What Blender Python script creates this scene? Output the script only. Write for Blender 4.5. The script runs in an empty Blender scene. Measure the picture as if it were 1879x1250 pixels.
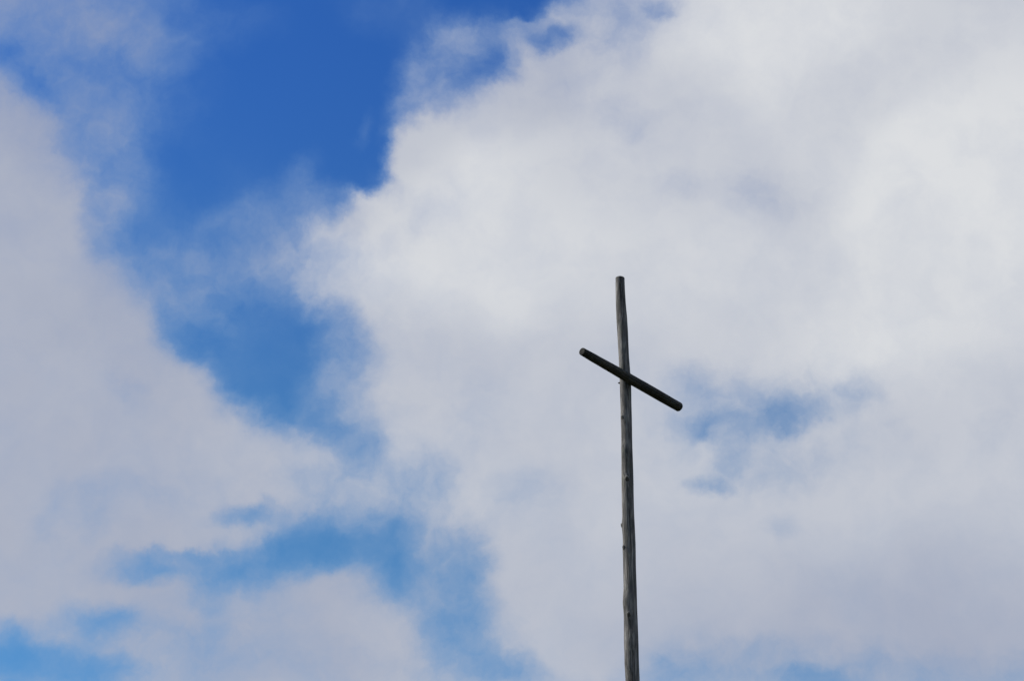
import bpy, bmesh, math, random
from mathutils import Vector, Matrix, Euler, noise

sc = bpy.context.scene
R = math.radians

# ---------------------------------------------------------------- camera
EYE = Vector((0, 0, 1.6))
cam_data = bpy.data.cameras.new('camera')
cam_data.sensor_width = 36
cam_data.lens = 66.06
cam_data.clip_end = 20000
cam = bpy.data.objects.new('camera', cam_data)
sc.collection.objects.link(cam)
cam.location = EYE
cam.rotation_euler = (R(90 + 28), 0, 0)
sc.camera = cam

# ---------------------------------------------------------------- exposure
sc.view_settings.view_transform = 'Standard'
sc.view_settings.look = 'None'
sc.view_settings.gamma = 1
sc.view_settings.exposure = 0
sc.view_settings.use_curve_mapping = False

sc.cycles.use_adaptive_sampling = True
sc.cycles.adaptive_threshold = 0.02
sc.cycles.adaptive_min_samples = 12

# ---------------------------------------------------------------- sun
SUN_AZ = -80.0      # degrees clockwise from north (+Y): to the left and a little behind the cross
SUN_EL = 36.0
sun_data = bpy.data.lights.new('sun', 'SUN')
sun_data.energy = 5.0
sun_data.angle = R(0.5)
sun_data.color = (1.0, 0.95, 0.87)
sun = bpy.data.objects.new('sun', sun_data)
sc.collection.objects.link(sun)
sun_dir = Vector((math.sin(R(SUN_AZ)) * math.cos(R(SUN_EL)), math.cos(R(SUN_AZ)) * math.cos(R(SUN_EL)), math.sin(R(SUN_EL))))
sun.rotation_euler = sun_dir.to_track_quat('Z', 'Y').to_euler()
sun.location = sun_dir * 60

# ---------------------------------------------------------------- sky: Nishita air with a layer of broken cumulus
# every row: azimuth, elevation, half width, half height (degrees), tilt, value, softness of the edge
COVER = [
    (-0.75, 28.41, 31.57, 24.92, 0, 0.97, 0.48),
    (-8.31, 36.21, 4.73, 5.39, 0, 0.00, 0.45),
    (-0.51, 38.47, 3.02, 1.18, 6, 0.00, 0.64),
    (-5.76, 34.07, 1.81, 2.14, 0, 0.00, 0.56),
    (-11.85, 32.33, 1.96, 2.12, -10, 0.03, 0.72),
    (-12.93, 31.08, 0.98, 1.14, 0, 0.05, 0.95),
    (-16.30, 35.38, 2.72, 1.76, 0, 0.52, 0.95),
    (-16.70, 36.60, 2.71, 0.88, 0, 0.58, 0.95),
    (-12.45, 37.29, 1.93, 0.64, 0, 0.18, 0.95),
    (-18.36, 35.15, 0.41, 0.38, 0, 0.30, 0.95),
    (-17.18, 34.37, 0.73, 0.38, -15, 0.24, 0.95),
    (-15.07, 34.25, 0.97, 1.13, 0, 0.30, 0.95),
    (-17.57, 32.79, 1.52, 1.20, -20, 0.93, 0.80),
    (-16.53, 30.99, 1.93, 2.57, 0, 0.96, 0.72),
    (-14.92, 33.30, 0.97, 1.45, 10, 0.42, 0.95),
    (-13.79, 31.97, 0.73, 0.97, 30, 0.30, 0.95),
    (-14.31, 30.93, 0.49, 0.97, 0, 0.60, 0.95),
    (-5.17, 37.92, 1.14, 0.49, 0, 0.09, 0.95),
    (-5.33, 34.17, 0.23, 0.40, 0, 0.14, 0.95),
    (-1.21, 36.33, 1.73, 1.18, 25, 0.58, 0.72),
    (-2.92, 35.40, 1.02, 1.48, -20, 0.50, 0.72),
    (-3.39, 34.32, 0.49, 0.99, 0, 0.38, 0.95),
    (-0.56, 36.30, 0.59, 0.59, 0, 0.14, 0.95),
    (2.60, 37.68, 0.98, 0.65, 20, 0.60, 0.95),
    (3.31, 37.26, 1.80, 0.98, 25, 0.72, 0.95),
    (5.51, 38.02, 0.46, 0.20, 0, 0.68, 0.95),
    (1.64, 36.16, 1.32, 0.99, 25, 0.93, 0.95),
    (-0.79, 34.29, 1.82, 0.99, 30, 0.97, 0.88),
    (1.56, 37.30, 0.74, 0.30, 15, 0.36, 0.95),
    (0.17, 37.08, 0.21, 0.75, -20, 0.62, 0.64),
    (0.73, 37.69, 0.66, 0.15, 8, 0.56, 0.64),
    (-2.95, 33.18, 0.99, 1.32, -10, 0.97, 0.46),
    (-5.04, 31.55, 1.49, 0.79, 8, 0.97, 0.46),
    (-6.54, 30.74, 1.16, 0.99, 20, 0.85, 0.95),
    (-7.71, 32.32, 0.56, 0.82, -20, 0.26, 0.95),
    (-6.62, 31.97, 0.66, 0.49, 0, 0.25, 0.95),
    (-9.07, 31.33, 1.48, 0.66, 20, 0.30, 0.95),
    (-10.24, 29.68, 2.46, 1.15, -5, 0.34, 0.95),
    (-10.53, 30.64, 0.66, 0.36, 0, 0.22, 0.95),
    (-11.60, 30.14, 0.65, 0.26, 0, 0.42, 0.95),
    (-8.41, 30.30, 0.99, 0.82, 0, 0.42, 0.95),
    (-7.63, 30.02, 1.15, 0.49, -10, 0.62, 0.95),
    (-10.87, 28.48, 0.82, 0.82, 0, 0.52, 0.95),
    (-9.04, 28.78, 0.36, 0.66, 0, 0.40, 0.95),
    (-6.09, 29.60, 0.99, 0.99, -20, 0.80, 0.95),
    (-8.15, 26.85, 1.90, 2.06, 30, 0.06, 0.72),
    (-6.75, 28.08, 1.49, 0.74, -15, 0.04, 0.80),
    (-10.18, 27.05, 1.48, 0.74, -30, 0.10, 0.80),
    (-8.40, 25.35, 1.15, 0.66, -20, 0.05, 0.80),
    (-5.83, 24.98, 1.16, 0.74, -20, 0.12, 0.95),
    (-6.27, 26.28, 0.83, 0.66, 0, 0.28, 0.95),
    (-5.64, 28.30, 0.33, 0.50, 0, 0.15, 0.95),
    (-4.54, 24.53, 0.99, 0.83, -30, 0.25, 0.95),
    (-11.63, 25.30, 1.80, 1.80, 0, 0.96, 0.42),
    (-9.72, 23.96, 1.97, 1.80, 0, 0.95, 0.42),
    (-7.54, 23.42, 1.81, 1.64, 0, 0.92, 0.48),
    (-6.12, 23.49, 0.99, 0.66, -10, 0.82, 0.95),
    (-4.86, 23.61, 1.32, 0.50, -5, 0.62, 0.95),
    (-13.21, 25.90, 0.65, 0.39, -35, 0.82, 0.95),
    (-13.89, 22.18, 0.97, 0.81, 15, 0.84, 0.95),
    (-11.57, 23.01, 1.95, 0.49, 10, 0.88, 0.95),
    (-14.32, 21.50, 0.64, 0.64, 0, 0.88, 0.95),
    (-4.01, 22.40, 1.24, 0.91, -60, 0.18, 0.95),
    (-3.88, 21.26, 1.15, 1.73, 0, 0.22, 0.95),
    (-6.03, 21.93, 1.15, 0.82, 0, 0.24, 0.95),
    (-6.70, 21.33, 1.48, 0.66, 10, 0.12, 0.95),
    (-5.17, 22.53, 0.66, 0.46, 0, 0.50, 0.95),
    (-8.54, 22.47, 0.98, 0.30, 8, 0.48, 0.95),
    (-8.91, 20.50, 1.22, 0.82, 15, 0.26, 0.95),
    (-9.36, 19.75, 0.65, 0.65, 30, 0.20, 0.95),
    (-11.34, 20.76, 1.22, 0.39, 8, 0.40, 0.95),
    (-10.52, 21.14, 1.46, 0.20, 5, 0.55, 0.95),
    (-15.09, 17.86, 1.83, 0.73, -8, 0.16, 0.95),
    (-12.70, 17.71, 1.28, 0.58, 0, 0.25, 0.95),
    (-12.66, 18.91, 1.45, 0.48, 0, 0.45, 0.95),
    (-15.57, 17.19, 0.47, 0.22, 0, 0.35, 0.95),
    (-7.26, 19.12, 2.28, 1.43, 4, 0.95, 0.72),
    (-9.30, 18.95, 1.79, 0.97, 0, 0.80, 0.95),
    (-4.32, 18.81, 1.47, 0.90, -10, 0.95, 0.80),
    (-10.40, 18.01, 1.45, 0.81, 0, 0.72, 0.95),
    (-4.12, 18.00, 2.61, 0.82, 0, 0.85, 0.95),
    (-5.21, 23.27, 1.65, 0.50, -8, 0.72, 0.95),
    (-4.51, 28.18, 1.24, 1.82, 15, 0.95, 0.95),
    (-5.55, 26.48, 0.74, 1.57, 10, 0.56, 0.95),
    (-3.38, 25.06, 1.24, 1.82, 25, 0.93, 0.95),
    (-2.31, 21.94, 0.83, 1.98, 10, 0.66, 0.95),
    (-1.55, 19.01, 1.31, 1.15, -25, 0.50, 0.95),
    (-1.92, 20.31, 0.99, 1.48, 0, 0.50, 0.95),
    (-0.34, 18.13, 1.15, 0.49, -20, 0.45, 0.95),
    (-1.41, 21.13, 0.66, 1.15, 0, 0.50, 0.95),
    (-2.88, 23.41, 0.83, 0.83, -40, 0.68, 0.95),
    (4.22, 34.79, 0.74, 0.53, -20, 0.84, 0.95),
    (6.08, 32.50, 0.66, 0.43, 0, 0.88, 0.95),
    (8.78, 32.17, 0.99, 0.66, 0, 0.86, 0.95),
    (0.01, 23.11, 1.16, 0.66, 20, 0.86, 0.95),
    (-1.47, 25.75, 1.00, 1.00, 0, 0.90, 0.95),
    (8.41, 25.27, 2.47, 1.23, 5, 0.78, 0.95),
    (6.85, 26.39, 1.16, 0.56, -15, 0.68, 0.95),
    (10.08, 25.82, 0.98, 0.56, 0, 0.66, 0.95),
    (11.53, 25.93, 0.74, 0.49, 30, 0.72, 0.95),
    (7.88, 25.41, 1.57, 0.49, 5, 0.50, 0.95),
    (8.87, 25.36, 0.69, 0.36, 0, 0.50, 0.95),
    (6.74, 25.21, 0.50, 0.33, 0, 0.48, 0.95),
    (7.11, 24.18, 0.36, 0.69, -18, 0.58, 0.95),
    (6.38, 23.43, 0.49, 0.23, -15, 0.62, 0.95),
    (10.72, 24.96, 1.15, 0.59, 10, 0.93, 0.80),
    (8.66, 23.86, 1.15, 0.66, 0, 0.80, 0.95),
    (7.12, 25.01, 0.43, 0.26, 0, 0.60, 0.95),
    (12.76, 24.96, 0.49, 0.29, 0, 0.88, 0.95),
    (16.14, 24.71, 0.80, 0.48, 0, 0.90, 0.95),
    (8.60, 21.98, 0.39, 0.33, 0, 0.86, 0.95),
    (10.38, 17.61, 6.77, 0.68, 0, 0.80, 0.95),
    (10.03, 17.47, 1.61, 0.58, 0, 0.34, 0.95),
    (5.67, 17.89, 1.47, 0.81, 0, 0.64, 0.95),
    (12.84, 17.39, 3.20, 0.64, 0, 0.76, 0.95),
    (8.76, 18.41, 1.95, 0.39, 0, 0.80, 0.95),
]
LIGHTNESS = [
    (-0.75, 28.41, 31.57, 24.92, 0, 0.55, 0.30),
    (-15.36, 26.74, 6.78, 11.30, 0, 0.16, 0.60),
    (-7.61, 19.18, 6.85, 3.26, 0, 0.13, 0.60),
    (-16.24, 36.19, 3.67, 2.88, 0, 0.00, 0.70),
    (9.67, 19.09, 11.35, 3.24, 0, 0.33, 0.80),
    (9.41, 36.93, 4.23, 2.28, 0, 1.00, 0.80),
    (1.23, 35.84, 2.63, 1.98, 20, 0.35, 0.90),
    (-1.74, 31.39, 4.31, 2.16, 10, 0.95, 0.70),
    (1.17, 30.57, 4.32, 1.49, -5, 0.88, 0.90),
    (15.33, 31.46, 4.84, 4.20, 20, 1.00, 0.60),
    (12.72, 28.48, 3.59, 1.79, 20, 0.88, 0.80),
    (8.40, 32.28, 1.81, 1.32, 0, 0.48, 0.90),
    (5.23, 34.91, 1.97, 1.64, -30, 0.55, 0.90),
    (-2.04, 26.74, 2.32, 1.66, -20, 0.42, 0.90),
    (1.12, 25.75, 2.66, 1.83, 0, 0.50, 0.90),
    (7.26, 29.88, 3.30, 1.49, 0, 0.72, 0.90),
    (12.71, 23.74, 4.22, 1.95, 0, 0.55, 0.90),
    (-4.64, 31.32, 1.16, 0.99, 0, 0.75, 0.90),
    (12.15, 18.62, 5.63, 1.77, 0, 0.14, 0.90),
    (-3.46, 33.50, 0.99, 1.32, -15, 0.45, 0.90),
    (-5.81, 31.44, 0.99, 0.66, 15, 0.55, 0.90),
    (-2.19, 34.19, 1.16, 0.66, 40, 0.50, 0.90),
    (11.74, 34.62, 2.11, 1.30, 30, 0.66, 0.90),
    (15.23, 35.84, 2.25, 0.96, 30, 0.66, 0.90),
    (3.76, 33.00, 2.31, 1.32, 0, 0.64, 0.90),
]
STRENGTH = 0.1
world = bpy.data.worlds.new('World')
sc.world = world
world.use_nodes = True
world.cycles.sampling_method = 'MANUAL'
world.cycles.sample_map_resolution = 256
nt = world.node_tree
nt.nodes.clear()


def node(t, **kw):
    n = nt.nodes.new(t)
    for k, v in kw.items():
        setattr(n, k, v)
    return n


def put(sock, v):
    if isinstance(v, bpy.types.NodeSocket):
        nt.links.new(v, sock)
    else:
        sock.default_value = v


def vmath(op, a, b=None, scale=None):
    n = node('ShaderNodeVectorMath', operation=op)
    put(n.inputs[0], a)
    if b is not None:
        put(n.inputs[1], b)
    if scale is not None:
        put(n.inputs['Scale'], scale)
    return n.outputs['Value'] if op in ('LENGTH', 'DOT_PRODUCT') else n.outputs['Vector']


def fmath(op, a, b=None, c=None, clamp=False):
    n = node('ShaderNodeMath', operation=op, use_clamp=clamp)
    for i, v in enumerate((a, b, c)):
        if v is not None:
            put(n.inputs[i], v)
    return n.outputs[0]


def noise_tex(vec, scale, detail, rough=0.5):
    n = node('ShaderNodeTexNoise')
    put(n.inputs['Vector'], vec)
    n.inputs['Scale'].default_value = scale
    n.inputs['Detail'].default_value = detail
    n.inputs['Roughness'].default_value = rough
    return n


def smooth(v, lo, hi, out0=0.0, out1=1.0):
    n = node('ShaderNodeMapRange', interpolation_type='SMOOTHSTEP')
    put(n.inputs['Value'], v)
    n.inputs['From Min'].default_value = lo
    n.inputs['From Max'].default_value = hi
    n.inputs['To Min'].default_value = out0
    n.inputs['To Max'].default_value = out1
    return n.outputs[0]


def fmix(a, b, f):
    n = node('ShaderNodeMix', data_type='FLOAT')
    put(n.inputs[0], f)
    put(n.inputs[2], a)
    put(n.inputs[3], b)
    return n.outputs[0]


def cmix(a, b, f, blend='MIX'):
    n = node('ShaderNodeMix', data_type='RGBA', blend_type=blend)
    put(n.inputs[0], f)
    put(n.inputs[6], a)
    put(n.inputs[7], b)
    return n.outputs[2]


def lin(r, g, b, k=1.0):
    f = lambda c: (c / 255 / 12.92) if c / 255 <= 0.04045 else ((c / 255 + 0.055) / 1.055) ** 2.4
    return (f(r) * k, f(g) * k, f(b) * k, 1)


def patches(table, vec, start):
    """lays the listed cloud banks and gaps one over the other on the sky sphere"""
    val = start
    for az, el, hw, hh, tilt, v, w in table:
        d = Vector((math.sin(R(az)) * math.cos(R(el)), math.cos(R(az)) * math.cos(R(el)), math.sin(R(el))))
        right = Vector((math.cos(R(az)), -math.sin(R(az)), 0))
        up = right.cross(d)
        a = right * math.cos(R(tilt)) + up * math.sin(R(tilt))
        b = d.cross(a) * -1
        m = Matrix((a, a.cross(d) * -1, d)).transposed()
        if m.determinant() < 0:
            m = Matrix((a, a.cross(d), d)).transposed()
        mp = node('ShaderNodeMapping', vector_type='TEXTURE')
        # (the vanishing term only makes Cycles evaluate the patches one after the other, which keeps its stack small)
        seq = node('ShaderNodeVectorMath', operation='MULTIPLY_ADD')
        put(seq.inputs[0], (1e-9, 1e-9, 1e-9))
        put(seq.inputs[1], val)
        put(seq.inputs[2], vec)
        put(mp.inputs['Vector'], seq.outputs[0])
        mp.inputs['Location'].default_value = d
        mp.inputs['Rotation'].default_value = m.to_euler()
        mp.inputs['Scale'].default_value = (math.tan(R(min(hw, 60))), math.tan(R(min(hh, 60))), 1.0)
        r = vmath('LENGTH', mp.outputs[0])
        val = fmix(val, v, smooth(r, 1 - w, 1 + w, 1.0, 0.0))
    return val


direction = node('ShaderNodeTexCoord').outputs['Generated']
w1 = vmath('SUBTRACT', noise_tex(direction, 11, 2).outputs['Color'], (0.5, 0.5, 0.5))
w2 = vmath('SUBTRACT', noise_tex(direction, 55, 5, 0.6).outputs['Color'], (0.5, 0.5, 0.5))
billow = vmath('ADD', direction, vmath('ADD', vmath('SCALE', w1, scale=0.028), vmath('SCALE', w2, scale=0.018)))

elsewhere = smooth(noise_tex(direction, 3.2, 4).outputs['Fac'], 0.40, 0.55)
cover = patches(COVER, billow, elsewhere)
wisp = fmath('SUBTRACT', noise_tex(billow, 30, 7, 0.62).outputs['Fac'], 0.5)
tuft = fmath('SUBTRACT', noise_tex(billow, 13, 4, 0.55).outputs['Fac'], 0.5)
shred = fmath('MULTIPLY_ADD', tuft, 0.6, wisp)
ragged = fmath('MULTIPLY', fmath('MULTIPLY', cover, fmath('SUBTRACT', 1.06, cover)), 3.4)
cover = fmath('MULTIPLY_ADD', shred, ragged, cover, clamp=True)
cover = fmath('POWER', cover, 1.12)

lightness = patches(LIGHTNESS, vmath('ADD', direction, vmath('SCALE', w1, scale=0.05)), fmath('MULTIPLY_ADD', elsewhere, 0.3, 0.3))
puff = fmath('SUBTRACT', noise_tex(billow, 17, 5, 0.5).outputs['Fac'], 0.5)
lightness = fmath('MULTIPLY_ADD', puff, 0.27, lightness, clamp=True)
cloud_col = cmix(lin(160, 168, 189, 1 / STRENGTH), lin(220, 222, 225, 1 / STRENGTH), lightness)
# thin cloud scatters bluer light than its thick body
cloud_col = cmix(lin(128, 172, 212, 1 / STRENGTH), cloud_col, smooth(cover, -0.2, 0.95))

sky = node('ShaderNodeTexSky', sky_type='NISHITA')
sky.sun_disc = False
sky.sun_elevation = R(SUN_EL)
sky.sun_rotation = R(SUN_AZ)
sky.altitude = 300
sky.air_density = 1.0
sky.dust_density = 0.0
sky.ozone_density = 10.0
# the deep polarised blue of the upper sky, paler towards the horizon
height = node('ShaderNodeSeparateXYZ')
put(height.inputs[0], direction)
tint = cmix((0.86, 1.24, 1.19, 1), (0.53, 0.95, 1.38, 1), smooth(height.outputs['Z'], 0.36, 0.63))
air = cmix(sky.outputs[0], tint, 1.0, 'MULTIPLY')
bg = node('ShaderNodeBackground')
put(bg.inputs['Color'], cmix(air, cloud_col, cover))
bg.inputs['Strength'].default_value = STRENGTH
out = node('ShaderNodeOutputWorld')
nt.links.new(bg.outputs[0], out.inputs[0])


# ---------------------------------------------------------------- helpers for the objects
def material(name):
    m = bpy.data.materials.new(name)
    m.use_nodes = True
    t = m.node_tree
    return m, t, t.nodes['Principled BSDF']


def obj(name, bm, mat, parent=None, smooth_faces=True):
    me = bpy.data.meshes.new(name)
    bmesh.ops.recalc_face_normals(bm, faces=bm.faces)
    bm.to_mesh(me)
    bm.free()
    if smooth_faces:
        for p in me.polygons:
            p.use_smooth = True
    me.materials.append(mat)
    o = bpy.data.objects.new(name, me)
    sc.collection.objects.link(o)
    if parent:
        o.parent = parent
    return o


# ---------------------------------------------------------------- ground: a grassy knoll under the cross
FOOT = Vector((1.30, 21.5, 0))          # where the post meets the ground (x, y)


def ground_z(x, y):
    d2 = (x - FOOT.x) ** 2 + (y - FOOT.y) ** 2
    knoll = 2.6 * math.exp(-d2 / (2 * 7.5 ** 2))
    roll = 1.2 * (noise.noise(Vector((x * 0.02, y * 0.02, 3.1)))) * min(1, (x * x + y * y) ** 0.5 / 60)
    return knoll + roll + 0.05 * noise.noise(Vector((x * 0.5, y * 0.5, 0)))


bm = bmesh.new()
rings, seg = 70, 96
rows = []
c0 = bm.verts.new((FOOT.x, FOOT.y, ground_z(FOOT.x, FOOT.y)))
for i in range(1, rings):
    r = 0.25 * (1.13 ** i - 1) / 0.13
    row = []
    for k in range(seg):
        a = k * 2 * math.pi / seg
        x, y = FOOT.x + r * math.cos(a), FOOT.y + r * math.sin(a)
        row.append(bm.verts.new((x, y, ground_z(x, y))))
    rows.append(row)
for k in range(seg):
    bm.faces.new((c0, rows[0][k], rows[0][(k + 1) % seg]))
    for i in range(len(rows) - 1):
        bm.faces.new((rows[i][k], rows[i + 1][k], rows[i + 1][(k + 1) % seg], rows[i][(k + 1) % seg]))
gm, t, p = material('meadow_grass')
tc = t.nodes.new('ShaderNodeTexCoord')
n1 = t.nodes.new('ShaderNodeTexNoise')
n1.inputs['Scale'].default_value = 0.35
n1.inputs['Detail'].default_value = 12
n1.inputs['Roughness'].default_value = 0.7
t.links.new(tc.outputs['Object'], n1.inputs['Vector'])
cr = t.nodes.new('ShaderNodeValToRGB')
cr.color_ramp.elements[0].position = 0.35
cr.color_ramp.elements[0].color = (0.026, 0.036, 0.013, 1)
cr.color_ramp.elements[1].position = 0.68
cr.color_ramp.elements[1].color = (0.08, 0.08, 0.036, 1)
t.links.new(n1.outputs['Fac'], cr.inputs[0])
t.links.new(cr.outputs[0], p.inputs['Base Color'])
p.inputs['Roughness'].default_value = 0.95
bp = t.nodes.new('ShaderNodeBump')
bp.inputs['Distance'].default_value = 0.08
n2 = t.nodes.new('ShaderNodeTexNoise')
n2.inputs['Scale'].default_value = 14
n2.inputs['Detail'].default_value = 8
t.links.new(tc.outputs['Object'], n2.inputs['Vector'])
t.links.new(n2.outputs['Fac'], bp.inputs['Height'])
t.links.new(bp.outputs[0], p.inputs['Normal'])
ground = obj('ground', bm, gm)
ground['kind'] = 'structure'


# ---------------------------------------------------------------- weathered timber
def timber(name, dark, mid, light, axis='Z'):
    """grey weathered softwood: long grain along the log, drying cracks, damp and lichen patches"""
    m, t, p = material(name)
    tc = t.nodes.new('ShaderNodeTexCoord')

    def tex(scale3, scale, detail, rough=0.6, distort=0.0):
        mp = t.nodes.new('ShaderNodeMapping')
        mp.inputs['Scale'].default_value = scale3
        t.links.new(tc.outputs['Object'], mp.inputs['Vector'])
        n = t.nodes.new('ShaderNodeTexNoise')
        n.inputs['Scale'].default_value = scale
        n.inputs['Detail'].default_value = detail
        n.inputs['Roughness'].default_value = rough
        n.inputs['Distortion'].default_value = distort
        t.links.new(mp.outputs[0], n.inputs['Vector'])
        return n.outputs['Fac']

    def ramp(v, stops):
        r = t.nodes.new('ShaderNodeValToRGB')
        el = r.color_ramp.elements
        while len(el) < len(stops):
            el.new(0.5)
        for e, (pos, c) in zip(el, stops):
            e.position = pos
            e.color = (*c, 1) if len(c) == 3 else c
        t.links.new(v, r.inputs[0])
        return r.outputs[0]

    def mul(a, b, f=1.0, blend='MULTIPLY'):
        n = t.nodes.new('ShaderNodeMix')
        n.data_type = 'RGBA'
        n.blend_type = blend
        n.inputs[0].default_value = f
        t.links.new(a, n.inputs[6])
        t.links.new(b, n.inputs[7])
        return n.outputs[2]

    grain = tex((1, 1, 0.045), 60, 6, 0.65, 0.6)
    base = ramp(grain, [(0.30, dark), (0.50, mid), (0.72, light)])
    patch = ramp(tex((1, 1, 0.35), 7, 5, 0.6), [(0.32, (0.45, 0.45, 0.45)), (0.52, (0.95, 0.96, 0.95)), (0.70, (1.45, 1.42, 1.36))])
    crack_v = tex((1, 1, 0.02), 42, 3, 0.5, 1.2)
    crack = ramp(crack_v, [(0.0, (1, 1, 1)), (0.34, (1, 1, 1)), (0.40, (0.22, 0.21, 0.20)), (0.46, (1, 1, 1))])
    lichen = ramp(tex((1, 1, 0.5), 11, 6, 0.7), [(0.55, (1, 1, 1)), (0.70, (0.93, 1.0, 0.86))])
    col = mul(mul(mul(base, patch), crack, 0.85), lichen)
    t.links.new(col, p.inputs['Base Color'])
    p.inputs['Roughness'].default_value = 0.85
    p.inputs['Specular IOR Level'].default_value = 0.25
    b1 = t.nodes.new('ShaderNodeBump')
    b1.inputs['Strength'].default_value = 0.7
    b1.inputs['Distance'].default_value = 0.006
    t.links.new(grain, b1.inputs['Height'])
    b2 = t.nodes.new('ShaderNodeBump')
    b2.inputs['Strength'].default_value = 0.5
    b2.inputs['Distance'].default_value = 0.01
    t.links.new(crack, b2.inputs['Height'])
    t.links.new(b1.outputs[0], b2.inputs['Normal'])
    t.links.new(b2.outputs[0], p.inputs['Normal'])
    return m


post_mat = timber('weathered_post_wood', (0.036, 0.034, 0.034), (0.115, 0.109, 0.107), (0.29, 0.277, 0.27))
beam_mat = timber('dark_beam_wood', (0.013, 0.0125, 0.011), (0.034, 0.032, 0.028), (0.085, 0.080, 0.071))
knot_mat, t, p = material('dark_knot_wood')
kn = t.nodes.new('ShaderNodeTexNoise')
kn.inputs['Scale'].default_value = 90
kr = t.nodes.new('ShaderNodeValToRGB')
kr.color_ramp.elements[0].color = (0.012, 0.011, 0.010, 1)
kr.color_ramp.elements[1].color = (0.055, 0.050, 0.044, 1)
t.links.new(kn.outputs['Fac'], kr.inputs[0])
t.links.new(kr.outputs[0], p.inputs['Base Color'])
p.inputs['Roughness'].default_value = 0.9
collar_highlight_mat, t, p = material('callus_highlight_wood')  # pale tone paints the highlight rim over each knot into the wood colour
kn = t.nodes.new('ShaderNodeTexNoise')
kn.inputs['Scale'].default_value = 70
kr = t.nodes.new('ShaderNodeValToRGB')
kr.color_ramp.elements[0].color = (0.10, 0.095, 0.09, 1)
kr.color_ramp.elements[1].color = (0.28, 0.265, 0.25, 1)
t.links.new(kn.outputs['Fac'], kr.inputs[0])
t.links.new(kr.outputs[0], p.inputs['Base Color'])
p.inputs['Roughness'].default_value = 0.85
iron_mat, t, p = material('rusty_iron')
ir = t.nodes.new('ShaderNodeTexNoise')
ir.inputs['Scale'].default_value = 60
rr = t.nodes.new('ShaderNodeValToRGB')
rr.color_ramp.elements[0].color = (0.02, 0.018, 0.017, 1)
rr.color_ramp.elements[1].color = (0.07, 0.04, 0.025, 1)
t.links.new(ir.outputs['Fac'], rr.inputs[0])
t.links.new(rr.outputs[0], p.inputs['Base Color'])
p.inputs['Metallic'].default_value = 0.6
p.inputs['Roughness'].default_value = 0.6

# ---------------------------------------------------------------- the cross
cross = bpy.data.objects.new('wooden_cross', None)
sc.collection.objects.link(cross)
cross.location = (FOOT.x, FOOT.y, ground_z(FOOT.x, FOOT.y))
cross['label'] = 'tall weathered grey wooden cross of two round logs standing against the cloudy sky'
cross['category'] = 'cross'
bpy.context.view_layer.update()
ORIGIN = cross.location.copy()

# post: height above sea level, sideways bow of the log's axis, diameter
POST = [
    (2.000, 1.4048, 0.2350),
    (6.000, 1.4148, 0.2000),
    (8.472, 1.4248, 0.1688),
    (9.011, 1.4254, 0.1694),
    (9.561, 1.4257, 0.1654),
    (9.666, 1.4291, 0.1598),
    (10.196, 1.4360, 0.1562),
    (10.702, 1.4350, 0.1491),
    (11.457, 1.4456, 0.1397),
    (11.974, 1.4493, 0.1384),
    (12.400, 1.4517, 0.1451),
    (12.833, 1.4411, 0.1344),
    (13.088, 1.4380, 0.1372),
    (13.346, 1.4323, 0.1407),
    (13.639, 1.4254, 0.1286),
    (13.803, 1.4241, 0.1233),
    (13.968, 1.4250, 0.1193),
]
# knots: height, angle round the post (0 = facing the camera, + = to the right), size, kind
KNOTS = [
    (13.273, -21.3, 0.026, 'hole'),
    (12.908, -34.6, 0.018, 'hole'),
    (11.895, -44.0, 0.032, 'stub'),
    (11.440, -26.5, 0.042, 'swelling'),
    (11.032, -7.8, 0.042, 'stub'),
    (10.441, -90.0, 0.032, 'stub'),
    (10.130, -55.8, 0.036, 'stub'),
    (9.586, -28.6, 0.026, 'hole'),
    (9.438, -54.5, 0.042, 'swelling'),
    (9.255, -18.3, 0.036, 'stub'),
    (8.911, -11.3, 0.060, 'swelling'),
    (8.669, -35.9, 0.040, 'swelling'),
]


def lerp_table(table, z):
    if z <= table[0][0]:
        return table[0][1:]
    for a, b in zip(table, table[1:]):
        if z <= b[0]:
            f = (z - a[0]) / (b[0] - a[0])
            f = f * f * (3 - 2 * f) * 0.5 + f * 0.5
            return [p + (q - p) * f for p, q in zip(a[1:], b[1:])]
    return table[-1][1:]


def post_radius(z, ang):
    x, d = lerp_table(POST, z)
    r = d / 2
    r *= 1 + 0.07 * noise.noise(Vector((math.cos(ang) * 0.9, math.sin(ang) * 0.9, z * 1.3)))
    r *= 1 + 0.03 * noise.noise(Vector((math.cos(ang) * 2.4 + 7, math.sin(ang) * 2.4, z * 3.1)))
    for kz, ka, ks, kind in KNOTS:
        da = (ang - R(ka) + math.pi) % (2 * math.pi) - math.pi
        q = ((z - kz) / (ks * 2.4)) ** 2 + (da * r / (ks * 1.5)) ** 2
        if q < 6:
            r += (0.42 if kind == 'swelling' else 0.32) * ks * math.exp(-q)
            if kind == 'hole':
                r -= 0.55 * ks * math.exp(-(((z - kz) / (ks * 0.8)) ** 2 + (da * r / (ks * 0.6)) ** 2))
    return r


def post_point(z, ang, extra=0.0):
    x, d = lerp_table(POST, z)
    r = post_radius(z, ang) + extra
    # angle 0 faces the camera (-Y), positive to the right (+X)
    return Vector((x + r * math.sin(ang), FOOT.y - r * math.cos(ang), z))


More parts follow.
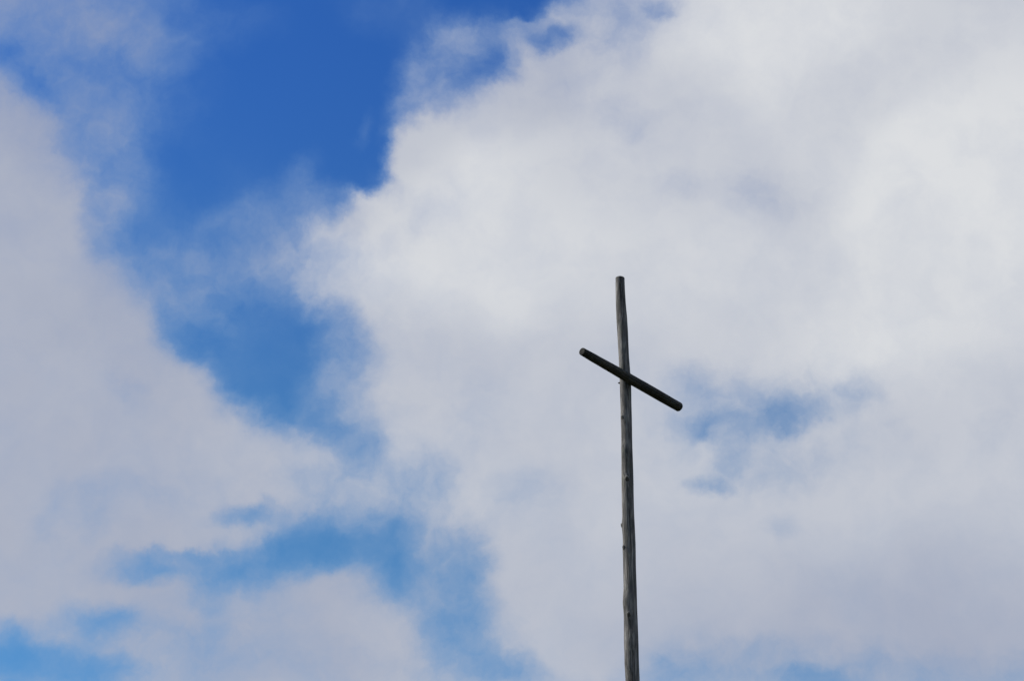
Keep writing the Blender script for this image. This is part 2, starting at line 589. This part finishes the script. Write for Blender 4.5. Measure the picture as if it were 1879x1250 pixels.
top_z = POST[-1][0]
bot_z = ORIGIN.z - 0.6
bm = bmesh.new()
SEG = 40
zs = []
z = bot_z
while z < top_z - 0.02:
    zs.append(z)
    z += 0.03 if z > 7.8 else 0.15
zs += [top_z - 0.012, top_z - 0.004]
rows = []
for z in zs:
    rows.append([bm.verts.new(post_point(z, k * 2 * math.pi / SEG) - ORIGIN) for k in range(SEG)])
for shrink, dz in ((0.006, 0.0), (0.016, 0.002)):
    rows.append([bm.verts.new(post_point(top_z, k * 2 * math.pi / SEG, -shrink) + Vector((0, 0, dz)) - ORIGIN) for k in range(SEG)])
for a, b in zip(rows, rows[1:]):
    for k in range(SEG):
        bm.faces.new((a[k], a[(k + 1) % SEG], b[(k + 1) % SEG], b[k]))
bm.faces.new(rows[-1])
bm.faces.new(rows[0][::-1])
post = obj('upright_post', bm, post_mat, cross)


def knot_bm(size, kind):
    """a dark branch stub: an uneven low dome, its axis along +Z; a hole is a dark ring-rimmed pit"""
    b = bmesh.new()
    rnd = random.Random(size * 1000)
    n = 12
    prof = [(1.0, -0.35), (0.98, 0.05), (0.82, 0.20), (0.50, 0.27), (0.2, 0.20)] if kind != 'hole' else [(0.72, -0.5), (0.70, -0.02), (0.5, 0.0), (0.32, -0.14), (0.12, -0.22)]
    rr = []
    wob = [1 + rnd.uniform(-0.16, 0.16) for _ in range(n)]
    for pr, ph in prof:
        rr.append([b.verts.new((pr * size * wob[k] * math.cos(k * 2 * math.pi / n) * 0.62, pr * size * wob[k] * math.sin(k * 2 * math.pi / n) * 0.9, ph * size)) for k in range(n)])
    for a, c in zip(rr, rr[1:]):
        for k in range(n):
            b.faces.new((a[k], a[(k + 1) % n], c[(k + 1) % n], c[k]))
    b.faces.new(rr[-1])
    b.faces.new(rr[0][::-1])
    return b


def callus_highlight_bm(size):
    """the healed ridge that arches over a branch stub, coloured pale as a painted highlight rim, in the knot's own frame (+Y up the post)"""
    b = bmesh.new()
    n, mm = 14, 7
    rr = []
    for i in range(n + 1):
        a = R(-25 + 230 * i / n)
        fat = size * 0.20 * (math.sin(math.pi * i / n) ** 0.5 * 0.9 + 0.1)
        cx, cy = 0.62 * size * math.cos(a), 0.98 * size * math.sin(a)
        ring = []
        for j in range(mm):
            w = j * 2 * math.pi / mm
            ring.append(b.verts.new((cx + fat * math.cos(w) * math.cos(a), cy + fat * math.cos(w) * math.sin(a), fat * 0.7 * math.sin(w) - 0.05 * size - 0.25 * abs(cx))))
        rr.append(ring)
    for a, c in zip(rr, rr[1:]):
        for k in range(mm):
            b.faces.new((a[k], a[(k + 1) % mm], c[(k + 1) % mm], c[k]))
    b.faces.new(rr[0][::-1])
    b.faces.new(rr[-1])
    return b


for kz, ka, ks, kind in KNOTS:
    if kind == 'swelling':
        continue
    k = obj('knot', knot_bm(ks * 1.0, kind), knot_mat, cross)
    out_dir = Vector((math.sin(R(ka)), -math.cos(R(ka)), -0.25 if kind == 'stub' else 0.0)).normalized()
    side = Vector((0, 0, 1)).cross(out_dir).normalized()
    upv = out_dir.cross(side)
    m = Matrix((side, upv, out_dir)).transposed().to_4x4()
    m.translation = post_point(kz, R(ka), -0.002) - ORIGIN
    k.matrix_local = m
    obj('callus_highlight', callus_highlight_bm(ks), collar_highlight_mat, k)

# crossbeam: two end centres and diameters along it
BEAM_A = Vector((0.8682, 20.6328, 12.4176))
BEAM_B = Vector((2.1947, 22.2103, 12.4176))
BEAM_D = [(0.00, 0.0986), (0.12, 0.1081), (0.45, 0.1274), (0.75, 0.1290), (1.00, 0.1261)]
ax = (BEAM_B - BEAM_A)
L = ax.length
ax.normalize()
mid = (BEAM_A + BEAM_B) / 2
upz = Vector((0, 0, 1))
side = upz.cross(ax).normalized()
upb = ax.cross(side)
bm = bmesh.new()
rows = []
N = 90
stations = [(0.0, -0.014), (0.0, -0.005), (0.004, 0.0)] + [(L * i / N, 0.0) for i in range(1, N)] + [(L - 0.004, 0.0), (L, -0.005), (L, -0.014)]
for s, dr in stations:
    d = lerp_table(BEAM_D, s / L)[0]
    row = []
    for k in range(SEG):
        a = k * 2 * math.pi / SEG
        r = d / 2 + dr
        r *= 1 + 0.04 * noise.noise(Vector((math.cos(a), math.sin(a), s * 2.1 + 11))) + 0.015 * noise.noise(Vector((3 * math.cos(a), 3 * math.sin(a), s * 7)))
        q = ((s - L * 0.575) / 0.03) ** 2 + ((a - R(75)) / 0.35) ** 2
        r += 0.010 * math.exp(-q)
        q = ((s - L * 0.86) / 0.05) ** 2 + ((a - R(60)) / 0.5) ** 2
        r += 0.006 * math.exp(-q)
        # local frame of the mesh: Z along the log
        row.append(bm.verts.new((r * math.cos(a), r * math.sin(a), s - L / 2)))
    rows.append(row)
for a, b in zip(rows, rows[1:]):
    for k in range(SEG):
        bm.faces.new((a[k], a[(k + 1) % SEG], b[(k + 1) % SEG], b[k]))
bm.faces.new(rows[-1])
bm.faces.new(rows[0][::-1])
beam = obj('crossbeam', bm, beam_mat, cross)
beam['label'] = 'dark round crossbeam'
m = Matrix((side, upb, ax)).transposed().to_4x4()
m.translation = mid - ORIGIN
beam.matrix_local = m


def bolt_bm(r, shank):
    """a threaded rod end with washer and hexagon nut, axis along +Z"""
    b = bmesh.new()
    for n, rad, z0, z1 in ((20, r * 2.4, 0.0, r * 0.35), (6, r * 1.7, r * 0.35, r * 1.7), (12, r, r * 1.7, r * 1.7 + shank)):
        lo = [b.verts.new((rad * math.cos(k * 2 * math.pi / n), rad * math.sin(k * 2 * math.pi / n), z0)) for k in range(n)]
        hi = [b.verts.new((rad * math.cos(k * 2 * math.pi / n), rad * math.sin(k * 2 * math.pi / n), z1)) for k in range(n)]
        for k in range(n):
            b.faces.new((lo[k], lo[(k + 1) % n], hi[(k + 1) % n], hi[k]))
        b.faces.new(hi)
        b.faces.new(lo[::-1])
    return b


BOLT_Z, BOLT_ANG = 12.415, -90.0
bolt = obj('bolt', bolt_bm(0.007, 0.012), iron_mat, cross, False)
od = Vector((math.sin(R(BOLT_ANG)), -math.cos(R(BOLT_ANG)), 0))
sd = upz.cross(od).normalized()
m = Matrix((sd, od.cross(sd), od)).transposed().to_4x4()
m.translation = post_point(BOLT_Z, R(BOLT_ANG), -0.002) - ORIGIN
bolt.matrix_local = m
